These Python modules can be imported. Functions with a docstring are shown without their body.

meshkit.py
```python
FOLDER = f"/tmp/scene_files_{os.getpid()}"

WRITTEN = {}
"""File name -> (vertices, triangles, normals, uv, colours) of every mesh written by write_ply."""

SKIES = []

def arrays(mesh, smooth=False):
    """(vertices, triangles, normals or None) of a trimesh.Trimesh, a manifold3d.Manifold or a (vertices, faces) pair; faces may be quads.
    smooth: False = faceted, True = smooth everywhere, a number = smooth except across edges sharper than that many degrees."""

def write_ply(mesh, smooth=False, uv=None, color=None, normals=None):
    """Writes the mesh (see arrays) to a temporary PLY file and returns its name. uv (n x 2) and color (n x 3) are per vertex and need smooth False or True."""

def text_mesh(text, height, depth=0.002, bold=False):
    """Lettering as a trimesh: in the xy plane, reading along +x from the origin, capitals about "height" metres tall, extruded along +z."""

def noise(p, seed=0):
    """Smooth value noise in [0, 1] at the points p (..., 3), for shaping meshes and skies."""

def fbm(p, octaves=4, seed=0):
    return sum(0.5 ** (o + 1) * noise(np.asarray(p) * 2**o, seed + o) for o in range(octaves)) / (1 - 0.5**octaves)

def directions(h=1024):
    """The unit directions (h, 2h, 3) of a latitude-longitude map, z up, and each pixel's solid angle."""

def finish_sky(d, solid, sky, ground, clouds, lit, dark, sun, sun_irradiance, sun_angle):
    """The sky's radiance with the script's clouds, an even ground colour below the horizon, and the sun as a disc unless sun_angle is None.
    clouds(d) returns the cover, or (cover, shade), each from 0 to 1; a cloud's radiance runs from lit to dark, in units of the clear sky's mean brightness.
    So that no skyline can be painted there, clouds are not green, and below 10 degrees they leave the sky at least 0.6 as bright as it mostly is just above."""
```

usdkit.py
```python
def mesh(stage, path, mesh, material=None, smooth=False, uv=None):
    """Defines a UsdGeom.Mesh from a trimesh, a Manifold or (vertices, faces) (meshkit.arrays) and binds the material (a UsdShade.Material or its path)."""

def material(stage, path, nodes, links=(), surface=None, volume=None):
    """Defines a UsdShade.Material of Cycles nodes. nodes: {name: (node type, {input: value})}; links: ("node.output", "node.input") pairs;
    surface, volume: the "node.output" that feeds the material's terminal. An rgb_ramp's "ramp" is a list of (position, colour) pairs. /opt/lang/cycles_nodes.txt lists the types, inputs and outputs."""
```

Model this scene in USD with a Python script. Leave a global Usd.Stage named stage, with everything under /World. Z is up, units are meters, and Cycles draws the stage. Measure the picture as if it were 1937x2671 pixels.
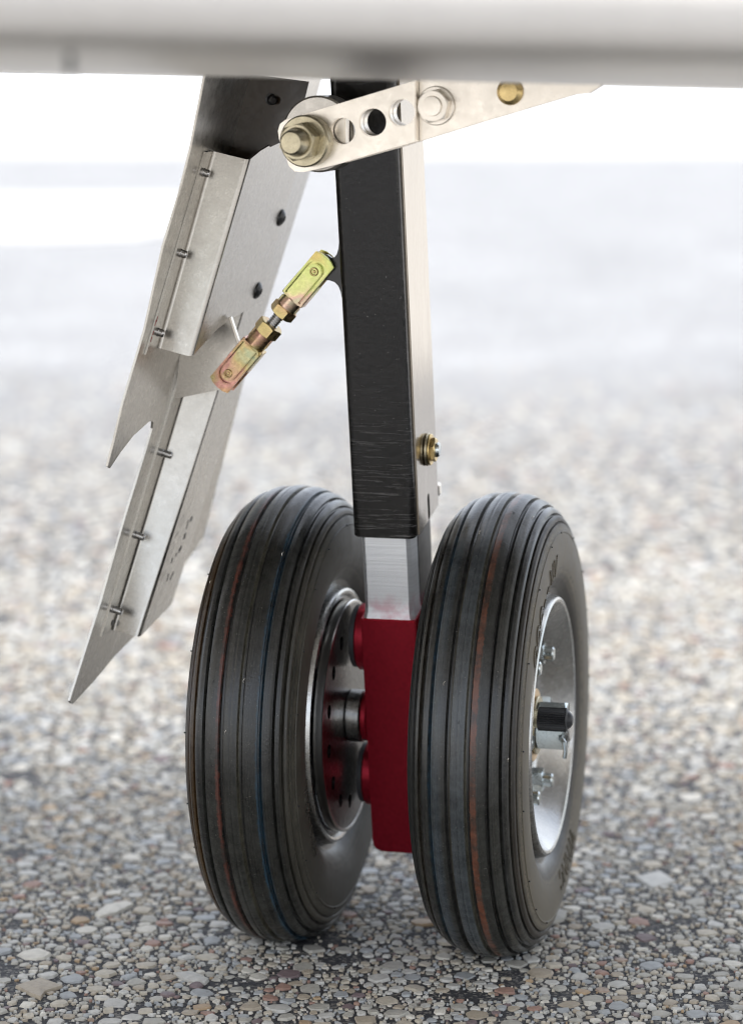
import math, random
import numpy as np, trimesh, manifold3d as m3, usdkit, meshkit
from scipy.spatial import cKDTree
from pxr import Usd, UsdGeom, UsdLux, UsdShade, Gf, Sdf, Vt

stage = Usd.Stage.CreateInMemory()
UsdGeom.SetStageUpAxis(stage, UsdGeom.Tokens.z)
UsdGeom.SetStageMetersPerUnit(stage, 1.0)
UsdGeom.Xform.Define(stage, '/World')
UsdGeom.Scope.Define(stage, '/World/Looks')

# ------------------------------------------------------------------ camera
FPX, PITCH, CAM = 7200.0, 0.14794, np.array([-0.01497, -1.53391, 0.4728])
PW, PH = 1937.0, 2671.0
cam = UsdGeom.Camera.Define(stage, '/World/camera')
FL = 85.0
cam.CreateFocalLengthAttr(FL)
cam.CreateHorizontalApertureAttr(FL * PW / FPX)
cam.CreateVerticalApertureAttr(FL * PH / FPX)
cam.CreateClippingRangeAttr(Gf.Vec2f(0.05, 4000))
cam.CreateFStopAttr(5.2)
cam.CreateFocusDistanceAttr(1.455)
cam.CreateExposureAttr(1.33)
cam.AddTranslateOp().Set(Gf.Vec3d(*CAM))
cam.AddRotateXOp().Set(90 - math.degrees(PITCH))

# ------------------------------------------------------------------ sky and sun
SUN_EL, SUN_AZ = math.radians(52), math.radians(-130)       # azimuth = atan2(x, y)
sky = UsdLux.DomeLight.Define(stage, '/World/sky')
mat_sky = usdkit.material(stage, '/World/Looks/sky_material', {
    'sky': ('sky_texture', {'sky_type': 'single_scattering', 'sun_disc': False, 'sun_elevation': SUN_EL, 'sun_rotation': SUN_AZ,
                            'air_density': 1.0, 'aerosol_density': 2.0}),
    'tc': ('texture_coordinate', {}),
    'mp': ('mapping', {'scale': (1.0, 1.0, 2.2)}),
    'n': ('noise_texture', {'scale': 1.8, 'detail': 6.0, 'roughness': 0.6}),
    'r': ('rgb_ramp', {'ramp': [(0.30, (0.25,) * 3), (0.62, (0.8,) * 3)]}),
    'mx': ('mix', {'mix_type': 'mix', 'color2': (8.7, 9.1, 9.9)}),
    'bg': ('background_shader', {'strength': 0.1})},
    [('tc.generated', 'mp.vector'), ('mp.vector', 'n.vector'), ('n.fac', 'r.fac'), ('r.color', 'mx.fac'),
     ('sky.color', 'mx.color1'), ('mx.color', 'bg.color')], surface='bg.background')
UsdShade.MaterialBindingAPI.Apply(sky.GetPrim()).Bind(mat_sky)
sun = UsdLux.DistantLight.Define(stage, '/World/sun')
sun.CreateIntensityAttr(0.36)
sun.CreateNormalizeAttr(True)
sun.CreateAngleAttr(50.0)
sun.CreateColorAttr(Gf.Vec3f(1.0, 0.955, 0.89))
sun.AddRotateZOp().Set(-math.degrees(SUN_AZ))
sun.AddRotateXOp().Set(-(90 - math.degrees(SUN_EL)))

# ------------------------------------------------------------------ frames: world from the picture's geometry
D = 0.26                                     # tyre diameter
TH = 0.23652
ax = np.array([math.cos(TH), -math.sin(TH), 0.0])     # along the axle, to the right wheel
bk = np.array([math.sin(TH), math.cos(TH), 0.0])      # backwards, away from the viewer
up = np.array([0, 0, 1.0])
A0 = np.array([0, 0, D / 2 - 0.004])                  # middle of the axle
HALF = 0.12223 / 2

def G(s, t, u):
    return A0 + s * ax + t * bk + u * up

def ray(px, py):
    fw = np.array([0, math.cos(PITCH), -math.sin(PITCH)])
    uu = np.array([0, math.sin(PITCH), math.cos(PITCH)])
    return fw + np.array([1, 0, 0]) * (px - PW / 2) / FPX - uu * (py - PH / 2) / FPX

def on_plane(px, py, point, normal):
    d = ray(px, py)
    return CAM + d * (((point - CAM) @ normal) / (d @ normal))

def at_t(px, py, t):
    return on_plane(px, py, G(0, t, 0), bk)

def at_s(px, py, s):
    return on_plane(px, py, G(s, 0, 0), ax)

# ------------------------------------------------------------------ prim helpers
used = {}
def path_of(name, parent):
    base = (parent.GetPath().pathString if parent else '/World') + '/'
    k = used.get(base + name, 0); used[base + name] = k + 1
    return base + name + (f'_{k:03d}' if k else '')

def tag(prim, label=None, category=None, group=None, kind=None):
    for k, v in (('label', label), ('category', category), ('group', group), ('kind', kind)):
        if v: prim.SetCustomDataByKey(k, v)
    return prim

def obj(name, mesh, mat, parent=None, smooth=30, label=None, kind=None):
    if isinstance(mesh, list): mesh = cat(mesh)
    p = usdkit.mesh(stage, path_of(name, parent), mesh, mat, smooth=smooth).GetPrim()
    return tag(p, label, None, None, kind)

def grp(name, parent=None, label=None):
    p = UsdGeom.Xform.Define(stage, path_of(name, parent)).GetPrim()
    return tag(p, label)

def tm(m):
    if isinstance(m, trimesh.Trimesh): return m
    v, f, _ = meshkit.arrays(m)
    return trimesh.Trimesh(v, f, process=False)

def cat(ms):
    return trimesh.util.concatenate([tm(m) for m in ms])

def put(m, o, X, Y, Z):
    m = tm(m).copy()
    M = np.eye(4); M[:3, 0] = X; M[:3, 1] = Y; M[:3, 2] = Z; M[:3, 3] = o
    m.apply_transform(M)                      # trimesh flips the winding of a mirror by itself
    return m

def unit(v):
    return np.asarray(v, float) / np.linalg.norm(v)

def frame_z(z, xhint):
    z = unit(z); x = unit(xhint - (np.dot(xhint, z)) * z)
    return x, np.cross(z, x), z

def chull(pts):
    return trimesh.convex.convex_hull(np.asarray(pts, float))

def cbox(x0, x1, y0, y1, z0, z1, c=0.0005):
    """box with chamfered edges"""
    P = []
    for i, (x, sx) in enumerate(((x0, 1), (x1, -1))):
        for y, sy in ((y0, 1), (y1, -1)):
            for z, sz in ((z0, 1), (z1, -1)):
                P += [(x, y + sy * c, z + sz * c), (x + sx * c, y, z + sz * c), (x + sx * c, y + sy * c, z)]
    return chull(P)

def rrect(w, h, r, n=5):
    """rounded rectangle outline centred on the origin"""
    P = []
    for cx, cy, a0 in ((w / 2 - r, h / 2 - r, 0), (-w / 2 + r, h / 2 - r, 90), (-w / 2 + r, -h / 2 + r, 180), (w / 2 - r, -h / 2 + r, 270)):
        for k in range(n + 1):
            q = math.radians(a0 + 90 * k / n); P.append((cx + r * math.cos(q), cy + r * math.sin(q)))
    return P

def extrude(polys, z0, z1, bev=0.0):
    cs = m3.CrossSection([np.asarray(p, float) for p in polys], m3.FillRule.EvenOdd)
    if bev <= 0:
        return tm(m3.Manifold.extrude(cs, z1 - z0).translate([0, 0, z0]))
    parts = [m3.Manifold.extrude(cs, z1 - z0 - 2 * bev).translate([0, 0, z0 + bev]),
             m3.Manifold.extrude(cs.offset(-bev, m3.JoinType.Round), z1 - z0).translate([0, 0, z0])]
    return tm(parts[0] + parts[1])

def lathe(profile, n=64, closed=False):
    """profile: (z, r) pairs revolved about z"""
    P = np.array(profile, float); q = np.arange(n) * 2 * np.pi / n
    V = np.stack([P[:, None, 1] * np.cos(q), P[:, None, 1] * np.sin(q), np.repeat(P[:, None, 0], n, 1)], -1).reshape(-1, 3)
    F = []; k = len(P)
    for i in range(k if closed else k - 1):
        j = (i + 1) % k
        a = i * n + np.arange(n); b = i * n + (np.arange(n) + 1) % n
        c = j * n + (np.arange(n) + 1) % n; d = j * n + np.arange(n)
        F.append(np.stack([a, b, c, d], 1))
    F = np.vstack(F)
    m = trimesh.Trimesh(V, np.vstack([F[:, [0, 1, 2]], F[:, [0, 2, 3]]]), process=True)
    m.update_faces(m.nondegenerate_faces()); m.remove_unreferenced_vertices()
    if m.volume < 0: m.invert()
    return m

def hexprism(af, z0, z1, c=0.0006):
    """hexagon with turned-down corners; af = across flats"""
    R = af / math.sqrt(3)
    hx = [(R * math.cos(k * math.pi / 3), R * math.sin(k * math.pi / 3)) for k in range(6)]
    a = m3.Manifold.extrude(m3.CrossSection([np.array(hx)]), z1 - z0).translate([0, 0, z0])
    cone = lathe([(z0, 0), (z0, af / 2), (z0 + (R - af / 2) * .6, R * 1.001), (z1 - (R - af / 2) * .6, R * 1.001), (z1, af / 2), (z1, 0)], 36)
    return chull(np.vstack([tm(a ^ m3.Manifold(m3.Mesh(np.asarray(cone.vertices, np.float32), np.asarray(cone.faces, np.uint32)))).vertices]))

def cylz(r, z0, z1, c=0.0004, n=32):
    return lathe([(z0, 0), (z0, r - c), (z0 + c, r), (z1 - c, r), (z1, r - c), (z1, 0)], n)

def tube(pts, r, n=6):
    """round wire through points"""
    pts = np.asarray(pts, float); V = []; F = []
    for i, p in enumerate(pts):
        d = unit(pts[min(i + 1, len(pts) - 1)] - pts[max(i - 1, 0)])
        h = np.array([0, 0, 1.0]) if abs(d[2]) < .9 else np.array([1.0, 0, 0])
        X, Y, _ = frame_z(d, h)
        for k in range(n):
            q = 2 * math.pi * k / n; V.append(p + r * (math.cos(q) * X + math.sin(q) * Y))
    for i in range(len(pts) - 1):
        for k in range(n):
            a, b = i * n + k, i * n + (k + 1) % n
            F += [(a, b, b + n), (a, b + n, a + n)]
    c0, c1 = len(V), len(V) + 1; V += [pts[0], pts[-1]]
    for k in range(n):
        F += [(c0, (k + 1) % n, k), (c1, (len(pts) - 1) * n + k, (len(pts) - 1) * n + (k + 1) % n)]
    return trimesh.Trimesh(np.array(V), np.array(F), process=False)

# ------------------------------------------------------------------ materials
def mat(name, base, rough=0.5, metal=0.0, var=0.0, vscale=40.0, bump=0.0, bscale=300.0, stretch=(1, 1, 1), rvar=0.0, **kw):
    """principled surface with uneven tone, roughness and fine relief"""
    base = np.array(base, float)
    nodes = {'g': ('geometry', {}), 'mp': ('mapping', {'scale': stretch}),
             'n': ('noise_texture', {'scale': vscale, 'detail': 6.0, 'roughness': 0.65}),
             'r': ('rgb_ramp', {'ramp': [(0.25, base * (1 - var)), (0.75, np.minimum(base * (1 + var), 1))]}),
             'p': ('principled_bsdf', {'roughness': rough, 'metallic': metal, **kw})}
    links = [('g.position', 'mp.vector'), ('mp.vector', 'n.vector'), ('n.fac', 'r.fac'), ('r.color', 'p.base_color')]
    if rvar:
        nodes['n3'] = ('noise_texture', {'scale': vscale * 2.3, 'detail': 5.0, 'roughness': 0.7})
        nodes['rr'] = ('map_range', {'from_min': 0.25, 'from_max': 0.75, 'to_min': max(rough - rvar, 0.02), 'to_max': rough + rvar, 'clamp': True})
        links += [('mp.vector', 'n3.vector'), ('n3.fac', 'rr.value'), ('rr.result', 'p.roughness')]
    if bump:
        nodes['n2'] = ('noise_texture', {'scale': bscale, 'detail': 4.0, 'roughness': 0.6})
        nodes['b'] = ('bump', {'strength': 1.0, 'distance': bump})
        links += [('mp.vector', 'n2.vector'), ('n2.fac', 'b.height'), ('b.normal', 'p.normal')]
    return usdkit.material(stage, '/World/Looks/' + name, nodes, links, surface='p.BSDF')

M = {}
M['alu'] = mat('bare_aluminium', (.46, .435, .395), .28, 1.0, var=.035, vscale=60, rvar=.07, bump=.00004, bscale=900)
M['alu_wing'] = mat('wing_aluminium', (.80, .775, .735), .33, 1.0, var=.04, vscale=6, rvar=.04)
M['alu_bar'] = mat('milled_aluminium', (.86, .80, .71), .38, 1.0, var=.05, vscale=60, rvar=.08)
M['alu_cast'] = mat('cast_wheel_aluminium', (.47, .465, .445), .25, 1.0, var=.07, vscale=90, rvar=.08, bump=.00006, bscale=500)
M['steel'] = mat('brushed_steel', (.56, .55, .54), .20, 1.0, var=.05, vscale=120, rvar=.04)
M['disc'] = mat('brake_disc_steel', (.085, .082, .08), .26, 1.0, var=.15, vscale=150, rvar=.06)
M['zinc'] = mat('zinc_plate', (.52, .56, .56), .18, 1.0, var=.12, vscale=150, rvar=.08)
M['gold'] = mat('cadmium_gold', (.62, .47, .22), .3, 1.0, var=.22, vscale=180, rvar=.1)
M['brass'] = mat('dull_brass_plate', (.46, .41, .29), .32, 1.0, var=.2, vscale=160, rvar=.1)
M['bronze'] = mat('bronze_washer', (.62, .45, .27), .4, .8, var=.12, vscale=150)
M['rubber_cap'] = mat('black_plastic', (.016, .016, .017), .42, 0, var=.3, vscale=300, bump=.00005)
M['pad'] = mat('dark_grey_pad', (.035, .035, .038), .55, 0, var=.2)
M['dark'] = mat('dark_fastener', (.06, .06, .06), .35, .9, var=.2)
M['plate'] = mat('side_plate_metal', (.40, .355, .295), .14, 1.0, var=.05, vscale=50, stretch=(1, 1, .25), rvar=.05, bump=.00003, bscale=400)
M['edge'] = mat('turned_disc_edge', (.50, .49, .47), .22, 1.0, var=.04, vscale=120)
M['rear'] = mat('dull_grey_metal', (.06, .058, .054), .42, .4, var=.12, vscale=60, rvar=.06)
M['dark_reflection'] = mat('dark_reflection_brown', (.030, .019, .010), .18, 0, var=.3, vscale=60, rvar=.1)  # dark tone that stands for a reflection at the door's head
M['ink'] = mat('black_ink', (.03, .03, .03), .7)
M['ink_red'] = mat('red_ink', (.25, .03, .03), .6)
M['red_cut'] = mat('red_anodised', (.36, .012, .028), .30, .7, var=.05, vscale=160, rvar=.06, bump=.00003, bscale=1500)

def anodised(name, stops, rough):
    return usdkit.material(stage, '/World/Looks/' + name, {
        'g': ('geometry', {}), 'n': ('noise_texture', {'scale': 38.0, 'detail': 3.0, 'roughness': .5, 'distortion': .6}),
        'r': ('rgb_ramp', {'ramp': stops}), 'n2': ('noise_texture', {'scale': 500.0, 'detail': 4.0}),
        'rr': ('map_range', {'from_min': .3, 'from_max': .7, 'to_min': rough - .08, 'to_max': rough + .1, 'clamp': True}),
        'p': ('principled_bsdf', {'metallic': 1.0})},
        [('g.position', 'n.vector'), ('n.fac', 'r.fac'), ('r.color', 'p.base_color'), ('g.position', 'n2.vector'), ('n2.fac', 'rr.value'), ('rr.result', 'p.roughness')], surface='p.BSDF')
M['chromate_green'] = anodised('yellow_chromate_green', [(.28, (.50, .40, .15)), (.42, (.48, .52, .19)), (.52, (.54, .52, .24)), (.62, (.58, .38, .30)), (.75, (.38, .48, .28))], .24)
M['chromate_pink'] = anodised('yellow_chromate_pink', [(.28, (.44, .42, .16)), (.40, (.52, .33, .17)), (.50, (.52, .27, .23)), (.60, (.48, .38, .18)), (.72, (.30, .42, .30))], .24)
M['chromate_brown'] = anodised('yellow_chromate_brown', [(.3, (.42, .30, .14)), (.5, (.50, .40, .18)), (.7, (.52, .32, .18))], .3)

# black paint: dusty, scuffed across near its foot
M['black'] = usdkit.material(stage, '/World/Looks/black_paint', {
    'g': ('geometry', {}), 'n': ('noise_texture', {'scale': 260.0, 'detail': 5.0, 'roughness': .6}),
    'b': ('bump', {'strength': 1.0, 'distance': .0003}),
    'mp': ('mapping', {'scale': (16.0, 16.0, 420.0)}), 'sc': ('noise_texture', {'scale': 2.2, 'detail': 5.0, 'roughness': .75, 'distortion': .6}),
    'sr': ('map_range', {'from_min': .56, 'from_max': .66, 'to_min': 0.0, 'to_max': 1.0, 'clamp': True}),
    'xyz': ('separate_xyz', {}), 'zr': ('map_range', {'from_min': .33, 'from_max': .25, 'to_min': 0.0, 'to_max': .6, 'clamp': True}),
    'mul': ('math', {'math_type': 'multiply'}),
    'dn': ('noise_texture', {'scale': 30.0, 'detail': 6.0}), 'dr': ('rgb_ramp', {'ramp': [(.3, (.005, .005, .0045)), (.75, (.011, .010, .009))]}),
    'vo': ('noise_texture', {'scale': 900.0, 'detail': 2.0}), 'vr': ('map_range', {'from_min': .73, 'from_max': .78, 'to_min': 0.0, 'to_max': .5, 'clamp': True}),
    'mx': ('mix', {'color2': (.22, .21, .20)}), 'mx2': ('mix', {'color2': (.4, .39, .37)}),
    'p': ('principled_bsdf', {'roughness': .17, 'specular_ior_level': .5})},
    [('g.position', 'n.vector'), ('n.fac', 'b.height'), ('b.normal', 'p.normal'), ('g.position', 'mp.vector'), ('mp.vector', 'sc.vector'),
     ('sc.fac', 'sr.value'), ('g.position', 'xyz.vector'), ('xyz.z', 'zr.value'), ('sr.result', 'mul.value1'), ('zr.result', 'mul.value2'),
     ('g.position', 'dn.vector'), ('dn.fac', 'dr.fac'), ('dr.color', 'mx.color1'), ('mul.value', 'mx.fac'),
     ('g.position', 'vo.vector'), ('vo.fac', 'vr.value'), ('mx.color', 'mx2.color1'), ('vr.result', 'mx2.fac'), ('mx2.color', 'p.base_color')], surface='p.BSDF')

# milled shank: tool marks across it, the red block's pinkish reflection painted near the foot
M['milled'] = usdkit.material(stage, '/World/Looks/milled_shank', {
    'g': ('geometry', {}), 'mp': ('mapping', {'scale': (6.0, 6.0, 900.0)}), 'n': ('noise_texture', {'scale': 1.0, 'detail': 4.0, 'roughness': .7}),
    'b': ('bump', {'strength': 1.0, 'distance': .00016}), 'r': ('rgb_ramp', {'ramp': [(.3, (.86, .86, .86)), (.7, (.99, .99, .99))]}),
    'xyz': ('separate_xyz', {}), 'zr': ('map_range', {'from_min': .204, 'from_max': .193, 'to_min': 0.0, 'to_max': 1.0, 'clamp': True}),
    'sm': ('noise_texture', {'scale': 90.0, 'detail': 3.0}), 'sr': ('map_range', {'from_min': .45, 'from_max': .65, 'to_min': 0.0, 'to_max': .45, 'clamp': True}),
    'mul': ('math', {'math_type': 'multiply'}), 'mx': ('mix', {'color2': (.55, .10, .16)}),
    'p': ('principled_bsdf', {'metallic': 1.0, 'roughness': .6})},
    [('g.position', 'mp.vector'), ('mp.vector', 'n.vector'), ('n.fac', 'b.height'), ('b.normal', 'p.normal'), ('n.fac', 'r.fac'),
     ('g.position', 'xyz.vector'), ('xyz.z', 'zr.value'), ('g.position', 'sm.vector'), ('sm.fac', 'sr.value'), ('zr.result', 'mul.value1'), ('sr.result', 'mul.value2'),
     ('r.color', 'mx.color1'), ('mul.value', 'mx.fac'), ('mx.color', 'p.base_color')], surface='p.BSDF')

def tyre_material(name, C, stops, lines):
    """rubber whose dust, moulding tints and painted shoulder sheen follow the ribs: the place across the tread is the distance along the axle"""
    lo, hi = -.036, .036
    nodes = {'g': ('geometry', {}), 'sub': ('vector_math', {'math_type': 'subtract', 'vector2': tuple(C)}),
             'dot': ('vector_math', {'math_type': 'dot_product', 'vector2': tuple(ax)}),
             'mr': ('map_range', {'from_min': lo, 'from_max': hi, 'to_min': 0.0, 'to_max': 1.0, 'clamp': True}),
             'rp': ('rgb_ramp', {'ramp': [((s - lo) / (hi - lo), c) for s, c in stops], 'interpolate': True}),
             'n': ('noise_texture', {'scale': 55.0, 'detail': 8.0, 'roughness': .7}),
             'nr': ('rgb_ramp', {'ramp': [(.25, (.45,) * 3), (.75, (1.5,) * 3)]}),
             'mu': ('mix', {'mix_type': 'multiply', 'fac': 1.0}),
             'sp': ('noise_texture', {'scale': 1300.0, 'detail': 2.0}), 'spr': ('map_range', {'from_min': .69, 'from_max': .76, 'to_min': 0.0, 'to_max': .5, 'clamp': True}),
             'mxs': ('mix', {'color2': (.30, .28, .24)}),
             'nl': ('noise_texture', {'scale': 420.0, 'detail': 4.0, 'roughness': .7}), 'nl0': ('math', {'math_type': 'subtract', 'value2': .5}), 'nl1': ('math', {'math_type': 'multiply', 'value2': .0030}),
             'add': ('math', {'math_type': 'add'}),
             'st': ('noise_texture', {'dimensions': '1D', 'scale': 1500.0, 'detail': 3.0, 'roughness': .7}), 'str': ('rgb_ramp', {'ramp': [(.3, (.40,) * 3), (.7, (1.9, 1.85, 1.7))]}), 'mst': ('mix', {'mix_type': 'multiply', 'fac': 1.0}),
             'sa': ('math', {'math_type': 'absolute'}), 'sm': ('map_range', {'from_min': .024, 'from_max': .0295, 'to_min': 0.0, 'to_max': .28, 'clamp': True}), 'rad': ('math', {'math_type': 'add'}),
             'nr2': ('map_range', {'from_min': .3, 'from_max': .7, 'to_min': .17, 'to_max': .40, 'clamp': True}),
             'wn': ('noise_texture', {'scale': 70.0, 'detail': 8.0, 'roughness': .75}), 'wear': ('map_range', {'from_min': .40, 'from_max': .58, 'to_min': .12, 'to_max': 1.0, 'clamp': True}),
             'bn': ('noise_texture', {'scale': 700.0, 'detail': 4.0}), 'b': ('bump', {'strength': 1.0, 'distance': .00010}),
             'p': ('principled_bsdf', {'specular_ior_level': .5})}
    links = [('g.position', 'sub.vector1'), ('sub.vector', 'dot.vector1'), ('dot.value', 'mr.value'), ('mr.result', 'rp.fac'), ('g.position', 'n.vector'), ('n.fac', 'nr.fac'),
             ('add.value', 'st.w'), ('st.fac', 'str.fac'), ('rp.color', 'mst.color1'), ('str.color', 'mst.color2'), ('mst.color', 'mu.color1'), ('nr.color', 'mu.color2'), ('g.position', 'nl.vector'), ('nl.fac', 'nl0.value1'), ('nl0.value', 'nl1.value1'), ('nl1.value', 'add.value1'), ('dot.value', 'add.value2'),
             ('n.fac', 'nr2.value'), ('dot.value', 'sa.value1'), ('sa.value', 'sm.value'), ('sm.result', 'rad.value1'), ('nr2.result', 'rad.value2'), ('rad.value', 'p.roughness'), ('g.position', 'bn.vector'), ('bn.fac', 'b.height'), ('b.normal', 'p.normal'), ('g.position', 'sp.vector'), ('sp.fac', 'spr.value'), ('spr.result', 'mxs.fac')]
    links += [('g.position', 'wn.vector'), ('wn.fac', 'wear.value')]
    last = 'mu.color'
    for i, (s, hw, col, amount) in enumerate(lines):
        nodes[f'c{i}'] = ('math', {'math_type': 'compare', 'value2': s, 'value3': hw})
        nodes[f'a{i}'] = ('math', {'math_type': 'multiply', 'value2': amount})
        nodes[f'k{i}'] = ('math', {'math_type': 'multiply'})
        nodes[f'm{i}'] = ('mix', {'color2': col})
        links += [('add.value', f'c{i}.value1'), (f'c{i}.value', f'a{i}.value1'), (f'a{i}.value', f'k{i}.value1'), ('wear.result', f'k{i}.value2'), (f'k{i}.value', f'm{i}.fac'), (last, f'm{i}.color1')]
        last = f'm{i}.color'
    links += [(last, 'mxs.color1'), ('mxs.color', 'p.base_color')]
    return usdkit.material(stage, '/World/Looks/' + name, nodes, links, surface='p.BSDF')

# ------------------------------------------------------------------ ground
ground_nodes = {
    'g': ('geometry', {}),
    'v': ('voronoi_texture', {'scale': 120.0, 'randomness': 1.0, 'feature': 'f1'}), 've': ('voronoi_texture', {'scale': 120.0, 'feature': 'distance_to_edge'}),
    'sep': ('separate_color', {}),
    'cr': ('rgb_ramp', {'ramp': [(0, (.305, .305, .30)), (.25, (.425, .42, .41)), (.5, (.365, .365, .36)), (.7, (.48, .475, .465)), (.85, (.26, .262, .265)), (.93, (.29, .255, .24)), (1, (.39, .37, .33))]}),
    'er': ('map_range', {'from_min': .01, 'from_max': .05, 'to_min': 0.0, 'to_max': 1.0, 'clamp': True}),
    'mx': ('mix', {'color1': (.035, .035, .037)}),
    # in front, where the stones are real, the sheet is the binder with fine grit
    'v2': ('voronoi_texture', {'scale': 620.0}), 'sep2': ('separate_color', {}),
    'c2': ('rgb_ramp', {'ramp': [(0, (.018, .018, .021)), (.6, (.042, .042, .047)), (.80, (.12, .115, .105)), (1, (.26, .24, .21))]}),
    'xyz': ('separate_xyz', {}), 'ya': ('math', {'math_type': 'subtract', 'value2': 1.48}), 'yf': ('map_range', {'from_min': -.40, 'from_max': -.46, 'to_min': 0.0, 'to_max': 1.0, 'clamp': True}), 'mxf': ('math', {'math_type': 'maximum'}),
    'yr': ('map_range', {'from_min': -.2, 'from_max': 2.0, 'to_min': 0.0, 'to_max': 1.0, 'clamp': True}),
    'xb': ('math', {'math_type': 'absolute'}), 'xw': ('math', {'math_type': 'multiply', 'value2': .142}), 'xd': ('math', {'math_type': 'subtract'}),
    'xr': ('map_range', {'from_min': .42, 'from_max': .48, 'to_min': 0.0, 'to_max': 1.0, 'clamp': True}), 'mxm': ('math', {'math_type': 'maximum'}),
    'mm': ('mix', {}), 'big': ('noise_texture', {'scale': 2.2, 'detail': 5.0, 'roughness': .6}),
    'bigr': ('rgb_ramp', {'ramp': [(.3, (.80,) * 3), (.7, (1.15,) * 3)]}), 'mu': ('mix', {'mix_type': 'multiply', 'fac': 1.0}), 'mot': ('noise_texture', {'scale': 26.0, 'detail': 7.0, 'roughness': .75}), 'motr': ('rgb_ramp', {'ramp': [(.33, (.70, .69, .67)), (.66, (1.28, 1.28, 1.29))]}), 'mu2': ('mix', {'mix_type': 'multiply'}),
    'bn': ('noise_texture', {'scale': 420.0, 'detail': 5.0, 'roughness': .7}), 'b': ('bump', {'strength': 1.0, 'distance': .0012}),
    'p': ('principled_bsdf', {'roughness': .75})}
M['asphalt'] = usdkit.material(stage, '/World/Looks/worn_asphalt', ground_nodes, [
    ('g.position', 'v.vector'), ('g.position', 've.vector'), ('v.color', 'sep.color'), ('sep.r', 'cr.fac'), ('ve.distance', 'er.value'), ('er.result', 'mx.fac'), ('cr.color', 'mx.color2'),
    ('g.position', 'v2.vector'), ('v2.color', 'sep2.color'), ('sep2.r', 'c2.fac'), ('g.position', 'xyz.vector'), ('xyz.y', 'ya.value1'), ('ya.value', 'yr.value'), ('xyz.y', 'yf.value'), ('yf.result', 'mxf.value1'), ('xyz.x', 'xb.value1'), ('xyz.y', 'xw.value1'), ('xb.value', 'xd.value1'), ('xw.value', 'xd.value2'), ('xd.value', 'xr.value'), ('yr.result', 'mxm.value1'), ('xr.result', 'mxm.value2'), ('mxm.value', 'mxf.value2'), ('mxf.value', 'mm.fac'),
    ('c2.color', 'mm.color1'), ('mx.color', 'mm.color2'), ('g.position', 'big.vector'), ('big.fac', 'bigr.fac'), ('mm.color', 'mu.color1'), ('bigr.color', 'mu.color2'),
    ('g.position', 'mot.vector'), ('mot.fac', 'motr.fac'), ('mxf.value', 'mu2.fac'), ('mu.color', 'mu2.color1'), ('motr.color', 'mu2.color2'), ('mu2.color', 'p.base_color'), ('g.position', 'bn.vector'), ('bn.fac', 'b.height'), ('b.normal', 'p.normal')], surface='p.BSDF')
M['sunlit_tone'] = mat('pale_sunlit_tone', (.62, .59, .54), .8, 0, var=.10, vscale=1.2, bump=.0006, bscale=60)  # pale tone carries the brightness of sunlit ground

STONE_COLOURS = [('pale_grey', (.48, .465, .425)), ('warm_grey', (.385, .365, .315)), ('beige', (.455, .405, .32)), ('cool_grey', (.335, .345, .345)),
                 ('cream', (.58, .545, .47)), ('tan', (.36, .305, .23)), ('rust', (.31, .19, .145)), ('plum', (.17, .125, .125)), ('ochre', (.38, .27, .16))]
STONE_W = np.array([.22, .20, .15, .15, .10, .11, .025, .03, .02]); STONE_W = STONE_W / STONE_W.sum()
M_stone = [mat('stone_' + n, c, .62, 0, var=.22, vscale=210, bump=.00035, bscale=700) for n, c in STONE_COLOURS]
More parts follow.
